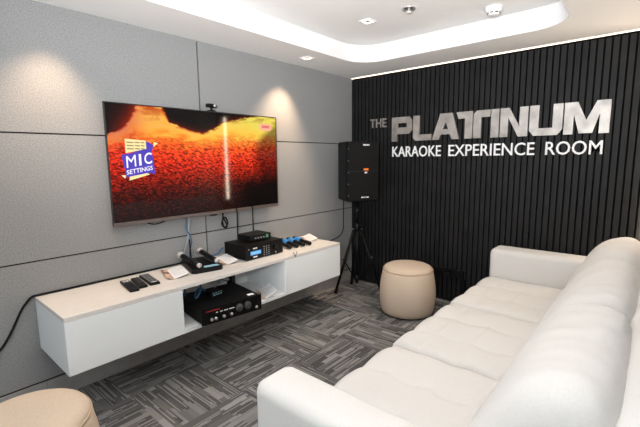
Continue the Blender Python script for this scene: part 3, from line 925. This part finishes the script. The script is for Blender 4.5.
cable('speaker_cable', [(.185, 3.42, 1.030), (.184, 3.42, .90), (.182, 3.42, .78), (.176, 3.42, .69), (.15, 3.38, .62), (.08, 3.20, .56), (.02, 3.04, .53), (.015, 2.95, .50)], .005, m_rubber, 'thin black cable hanging from loudspeaker towards the console end')

# power strip on the slatted wall
t = thing('socket_trunking', 'black socket box on black slatted wall between stool and sofa', 'socket box', (1.25, YS, 0.275))
link('trunk', box(-.16, .15, -.035, 0, 0.0, .07, .004), m_black, t)
link('plug', box(-.03, .03, -.075, -.035, .01, .055, .006), m_rubber, t)
link('drop_box', box(.13, .16, -.030, 0, -.20, -.001, .003), m_black, t)

# ------------------------------------------------------------------ stools
def stool(loc, label):
    t = thing('pouffe', label, 'stool', loc, 0, 'round tan pouffes')
    t.scale = (1.0, 1.0, 1.065)
    prof = [(0, .012), (.225, .012), (.243, .02), (.256, .06), (.264, .12), (.266, .18), (.262, .25), (.252, .32), (.240, .375), (.232, .40), (0, .40)]
    link('body', lathe(prof, 56), m_stool, t, True)
    link('base', lathe([(0, 0), (.215, 0), (.215, .0125), (0, .0125)], 40), m_black, t)
    b = bmesh.new()
    rr, r0 = .2315, .006
    ring = [[b.verts.new(((rr + r0 * math.cos(q)) * math.cos(a), (rr + r0 * math.cos(q)) * math.sin(a), .402 + r0 * math.sin(q))) for q in [2 * PI * k / 8 for k in range(8)]] for a in [2 * PI * i / 56 for i in range(56)]]
    for i in range(56):
        for k in range(8): b.faces.new((ring[i][k], ring[(i + 1) % 56][k], ring[(i + 1) % 56][(k + 1) % 8], ring[i][(k + 1) % 8]))
    link('piping', b, m_piping, t, True)
    link('cushion', lathe([(0, .398), (.228, .398), (.229, .408), (.220, .424), (.195, .436), (.14, .444), (.07, .447), (0, .448)], 56), m_stool, t, True)
    return t


stool((1.048, 3.30, 0), 'round tan pouffe by the black slatted wall beside the speaker stand')
s2 = stool((0.928, 0.312, 0), 'round tan pouffe in the near left corner beside the console end')

# ------------------------------------------------------------------ sofa
sofa = thing('sofa', 'long white fabric sofa with tufted seat facing the television', 'sofa', (2.3, 2.3, 0))
OX, OY = 2.3, 2.3


def sl(name, b, smooth=True, mat=None):
    for v in b.verts: v.co -= Vector((OX, OY, 0))
    return link(name, b, mat or m_sofa, sofa, smooth)


SZ = 0.425
YA0, YA1, YA2, YA3 = 0.845, 1.035, 3.535, 3.765
sl('frame', box(1.76, 2.93, YA1 - .02, YA2 + .02, 0.10, 0.285, .02, 3))
for lx in (1.82, 2.86):
    for ly in (.95, 3.65): sl('leg', lathe([(.018, 0), (.028, .115)], 16, off=(lx, ly, 0)), True, m_wood)


def rounded_slab(x0, x1, y0, y1, z0, z1, r, seg=6):
    b = box(x0, x1, y0, y1, z0, z1)
    bmesh.ops.bevel(b, geom=[e for e in b.edges], offset=r, segments=seg, affect='EDGES', profile=0.5)
    return b


sl('arm', rounded_slab(1.715, 2.93, YA0, YA1, 0.10, 0.680, .045))
sl('arm', rounded_slab(1.715, 2.93, YA2, YA3, 0.10, 0.680, .045))
sl('back_frame', rounded_slab(2.752, 2.985, YA1 - .03, YA2 + .03, 0.10, 0.862, .045))

secs = [(YA1 + .004, 1.868), (1.872, 2.700), (2.704, YA2 - .004)]


def seat(y0, y1):
    b = bmesh.new()
    xf, xb = 1.693, 2.60
    nx, ny = 76, 60
    rows, cols = 3, 4
    G = []
    for i in range(nx + 1):
        row = []
        for j in range(ny + 1):
            u = i / nx; v = j / ny
            x = xf + (xb - xf) * u; y = y0 + (y1 - y0) * v
            cv = v * rows; cu = (x - xf) / 0.205 + .15
            # seams run across the depth and bend between the tufts
            bend = .13 * math.sin(PI * (cu % 1.0)) if 0.02 < v < .98 else 0
            sv = abs(math.sin(PI * (cv + bend * (1 if 0 < v < 1 else 0)))); su = abs(math.sin(PI * cu))
            edge = min(v, 1 - v) * (y1 - y0)
            h = .025 * (sv ** .40) * (.5 + .5 * su ** .5)
            h += .006 * noise.noise(Vector((x * 7, y * 7, 2)))
            re = .035
            if edge < re: h -= re * .8 * (1 - math.sqrt(max(0, 1 - (1 - edge / re) ** 2)))
            rf = .07; df = x - xf
            if df < rf: h -= rf * (1 - math.sqrt(max(0, 1 - (1 - df / rf) ** 2)))
            xx = x
            if u == 0: xx = x
            xo = -.006 * sv if df < .03 else -.006 * sv * max(0, 1 - (df - .03) / .1)
            row.append(b.verts.new((xx + xo, y, SZ + h)))
        G.append(row)
    for i in range(nx):
        for j in range(ny): b.faces.new((G[i][j], G[i + 1][j], G[i + 1][j + 1], G[i][j + 1]))
    rim = [G[i][0] for i in range(nx)] + [G[nx][j] for j in range(ny)] + [G[i][ny] for i in range(nx, 0, -1)] + [G[0][j] for j in range(ny, 0, -1)]
    lo = [b.verts.new((v.co.x, v.co.y, .2855)) for v in rim]
    k = len(rim)
    for i in range(k): b.faces.new((rim[i], rim[(i + 1) % k], lo[(i + 1) % k], lo[i]))
    b.faces.new(lo)
    return b


for a, c in secs: sl('seat_cushion', seat(a, c))

CS = [(2.372, .455), (2.368, .52), (2.383, .60), (2.415, .68), (2.458, .765), (2.510, .845), (2.578, .900), (2.650, .922), (2.710, .915), (2.752, .880), (2.775, .82), (2.778, .70), (2.774, .56), (2.765, .48), (2.70, .452), (2.58, .450), (2.46, .452)]


def smooth_closed(pts, k=3):
    n = len(pts); out = []
    for i in range(n):
        p0, p1, p2, p3 = [Vector(pts[(i + q) % n]) for q in (-1, 0, 1, 2)]
        for j in range(k):
            t = j / k
            out.append(.5 * ((2 * p1) + (p2 - p0) * t + (2 * p0 - 5 * p1 + 4 * p2 - p3) * t * t + (3 * p1 - p0 - 3 * p2 + p3) * t ** 3))
    return out


def back_cushion(y0, y1, seed):
    b = bmesh.new(); P = smooth_closed(CS, 4); n = len(P); ny = 64
    c0 = Vector((2.62, .62))
    rings = []
    for j in range(ny + 1):
        v = j / ny
        v2 = .5 - .5 * math.cos(PI * v)
        y = y0 + (y1 - y0) * v2
        e = abs(2 * v2 - 1)
        s = (1 - e ** 9) ** .42 if e < 1 else 0
        s = max(s, .02)
        ring = []
        for p in P:
            top = max(0, (p.y - .6) / .33)
            q = c0 + (p - c0) * (1 - (1 - s) * .55)
            w = .011 * noise.noise(Vector((p.x * 5, y * 4.5, p.y * 5 + seed))) + .011 * noise.noise(Vector((p.x * 5 + y * 4, y * 13, p.y * 7 + seed * 2)))
            dirv = (p - c0).normalized()
            if p.x > 2.75 or p.y < .45: w = -abs(w) * .3
            q = q + dirv * w
            ring.append(b.verts.new((q.x, y, q.y)))
        rings.append(ring)
    for A, B in zip(rings, rings[1:]):
        for i in range(n): b.faces.new((A[i], A[(i + 1) % n], B[(i + 1) % n], B[i]))
    b.faces.new(rings[0]); b.faces.new(rings[-1])
    return b


for k, (a, c) in enumerate([(YA1 + .003, 1.880), (1.865, 2.715), (2.70, YA2 - .003)]):
    bm_ = back_cushion(a, c, k * 3.7)
    for v in bm_.verts:
        lim = SZ + .05
        if v.co.z < lim: v.co.z = max(v.co.z, SZ + .018)
    sl('back_cushion', bm_)
